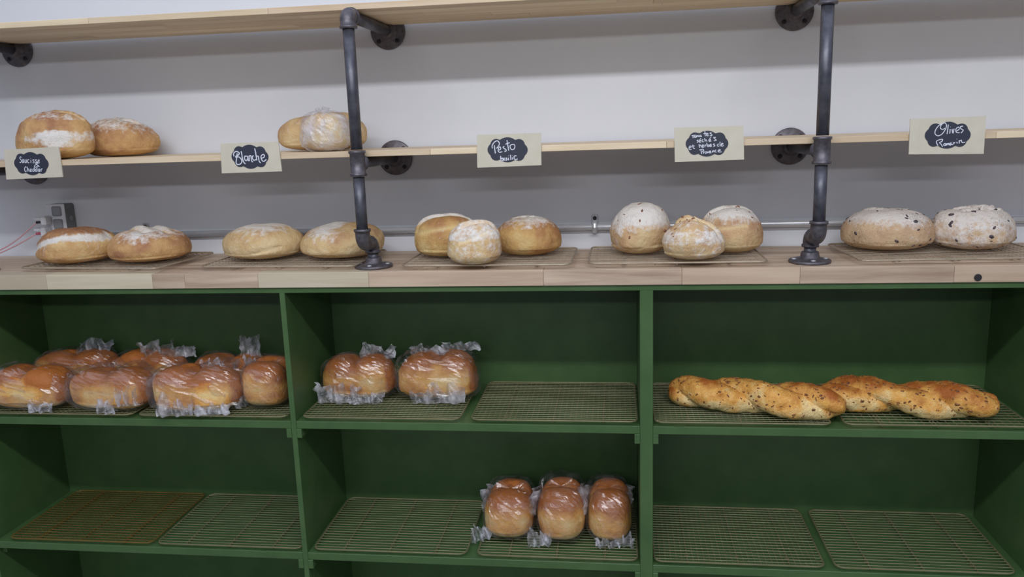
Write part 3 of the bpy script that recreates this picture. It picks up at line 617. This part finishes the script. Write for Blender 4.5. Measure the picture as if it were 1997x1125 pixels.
wrapped((220,681,374,762),ZB,26,'bagged loaf in the middle of the rear row, upper left cubby',g,Yc=-.085,ry=.052,lobes=2,tails=[(.3,-.3,.80,.10,.045,.1,-.01),(.9,.2,.8,.06,.03,.1,0)])
wrapped((377,688,536,768),ZB,27,'bagged loaf with a tall twist of plastic, right end of the rear row',g,Yc=-.085,ry=.052,lobes=2,tails=[(.50,-.1,.80,.06,.060,.2,.01),(.55,-.75,.45,.08,.05,.1,-.01)])
wrapped((-6,710,147,799),ZB,21,'bagged loaf cut by the left edge of the photo, upper left cubby',g,ry=.058,lobes=2,tails=[(.5,-.95,-.04,.07,.018,0,-.012)])
wrapped((146,713,306,801),ZB,22,'bagged loaf with bright plastic folds between the first and third front loaves',g,ry=.058,lobes=2,tails=[(.62,-.98,.20,.05,.045,.3,-.006),(.1,-1.0,-.04,.05,.026,0,-.014)])
wrapped((303,708,481,805),ZB,23,'large bagged loaf with a dark right end, front of the upper left cubby',g,ry=.060,rz=.10,lobes=2,tails=[(-.35,-.99,.0,.09,.04,.1,-.008),(.45,-.99,-.03,.08,.022,.1,-.015),(.3,.2,.9,.06,.02,0,0)])
wrapped((483,694,574,797),ZB,24,'bagged loaf partly hidden by the thin green divider',g,Yc=-.20,ry=.075,lobes=2,lobe_ax=1,tails=[(-.9,-.6,.0,.05,.03,1.2,0)],ends=False)
g='loaves in clear plastic bags in the upper middle cubby'
wrapped((625,684,778,781),ZB,31,'plump bagged loaf with crumpled plastic below, left in the upper middle cubby',g,ry=.062,boxy=.8,ex=.6,lobes=2,tails=[(-.35,-1.0,-.12,.11,.035,0,-.016),(.35,-1.0,.0,.08,.02,0,-.012),(.5,.2,.84,.09,.035,0,0)])
wrapped((778,681,941,781),ZB,32,'two lobed bagged loaf, right in the upper middle cubby',g,ry=.062,rz=.06,lobes=2,tails=[(.05,-1.0,-.05,.13,.04,0,-.014),(-.2,.1,.9,.10,.025,0,0),(.5,.4,.95,.10,.02,0,0)])
g='loaves in clear plastic bags in the lower middle cubby'; ZC=Z2+.0125
for i,(bb,lab) in enumerate((((947,937,1047,1055),'bagged loaf standing end on, left of three in the lower middle cubby'),((1048,934,1145,1061),'bagged loaf standing end on, middle of three in the lower middle cubby'),((1144,936,1234,1061),'bagged loaf standing end on against the thick divider, right of three'))):
    wrapped(bb,ZC,51+i,lab,g,ry=.085,lobes=2,lobe_ax=1,boxy=.75,ex=.55,bagx=1.06,bagh=1.04,crease=.09,ends=False,rz=(.0,-.03,.02)[i],
      tails=[[(-1.05,-.85,-.02,.05,.03,.6,0),(-.95,.1,.45,.07,.05,1.4,0),(1.0,-.2,.5,.07,.05,1.5,0)],[(-.8,-1.0,-.10,.06,.028,.3,-.01),(.95,-.1,.5,.07,.05,1.5,0)],[(.60,-.9,-.02,.05,.025,-.3,0),(.86,.2,.6,.06,.035,1.5,0),(-.1,-1.0,-.03,.06,.016,0,-.006)]][i])

# ---------------------------------------------------------------- twisted loaves
def twist(p0,p1,seed,lab,turns,A=.020,r0=.033,ph0=0.):
    c0=(p0+p1)/2; t=tag(empty('twisted_loaf',(c0.x,c0.y,Z1+.012)),lab,'bread','twisted cheese loaves in the upper right cubby')
    ax=(p1-p0); L=ax.length; ax/=L; side=Vector((-ax.y,ax.x,0))
    for s_ in (0,1):
        me_v=[];n=34;m=120;faces=[]
        bk=[]
        for j in range(m+1):
            q=j/m; ph=ph0+2*PI*turns*q+PI*s_; tp=(1-abs(2*q-1)**4)**.5 if 0<q<1 else 0.02
            r=r0*(.35+.65*tp)*(1.06-.10*math.cos(4*PI*q+s_)) if 0<q<1 else .004
            Aa=A*min(1,tp*1.3)
            cen=ax*((q-.5)*(L-.03))+side*(Aa*math.cos(ph))+Vector((0,0,r0*.92+Aa*.62*math.sin(ph)))
            dd=(side*(-math.sin(ph))+Vector((0,0,math.cos(ph)*.62)))*Aa*2*PI*turns/L
            tg=(ax+dd).normalized(); nx=tg.cross(Vector((0,0,1))).normalized(); ny=nx.cross(tg)
            for k in range(n):
                a=2*PI*k/n; P=cen+nx*math.cos(a)*r+ny*math.sin(a)*r*.85
                d=(nz(P,22,seed+s_)*.0055+nz(P,60,seed+5)*.0028+nz(P,140,seed)*.0012)*tp
                P+=(P-cen).normalized()*d
                P.z=max(P.z,0.0+.0004*math.sin(k)); me_v.append(tuple(P)); bk.append(.12+.75*max(0,P.z/.065-.25)+ .35*(abs(2*q-1)**6)+.25*nz(P,15,seed+9)+(.08 if seed==8 else 0))
        for j in range(m):
            for k in range(n): faces.append((j*n+k,j*n+(k+1)%n,(j+1)*n+(k+1)%n,(j+1)*n+k))
        faces.append(tuple(range(n))[::-1]); faces.append(tuple(range(m*n,m*n+n)))
        me=bpy.data.meshes.new('strand'); me.from_pydata(me_v,[],faces)
        a_=me.attributes.new('bake','FLOAT','POINT'); a_.data.foreach_set('value',bk)
        bm=bmesh.new(); bm.from_mesh(me); bmesh.ops.recalc_face_normals(bm,faces=bm.faces); bm.to_mesh(me); bm.free()
        so=link('strand',me,bm_twist,t,True)
        scatter(so,me,260,(.0018,.0052),fleck,'seeds',seed+s_,joined=True)
twist(at(1292,768,Z=Z1+.03),at(1664,803,Z=Z1+.03),3,'golden twisted loaf with cheese and seeds, left in the upper right cubby',1.35,ph0=.6)
twist(at(1584,772,Z=Z1+.03),at(1962,801,Z=Z1+.03),8,'browner twisted loaf with dark flecks, right in the upper right cubby',1.25,ph0=2.2)
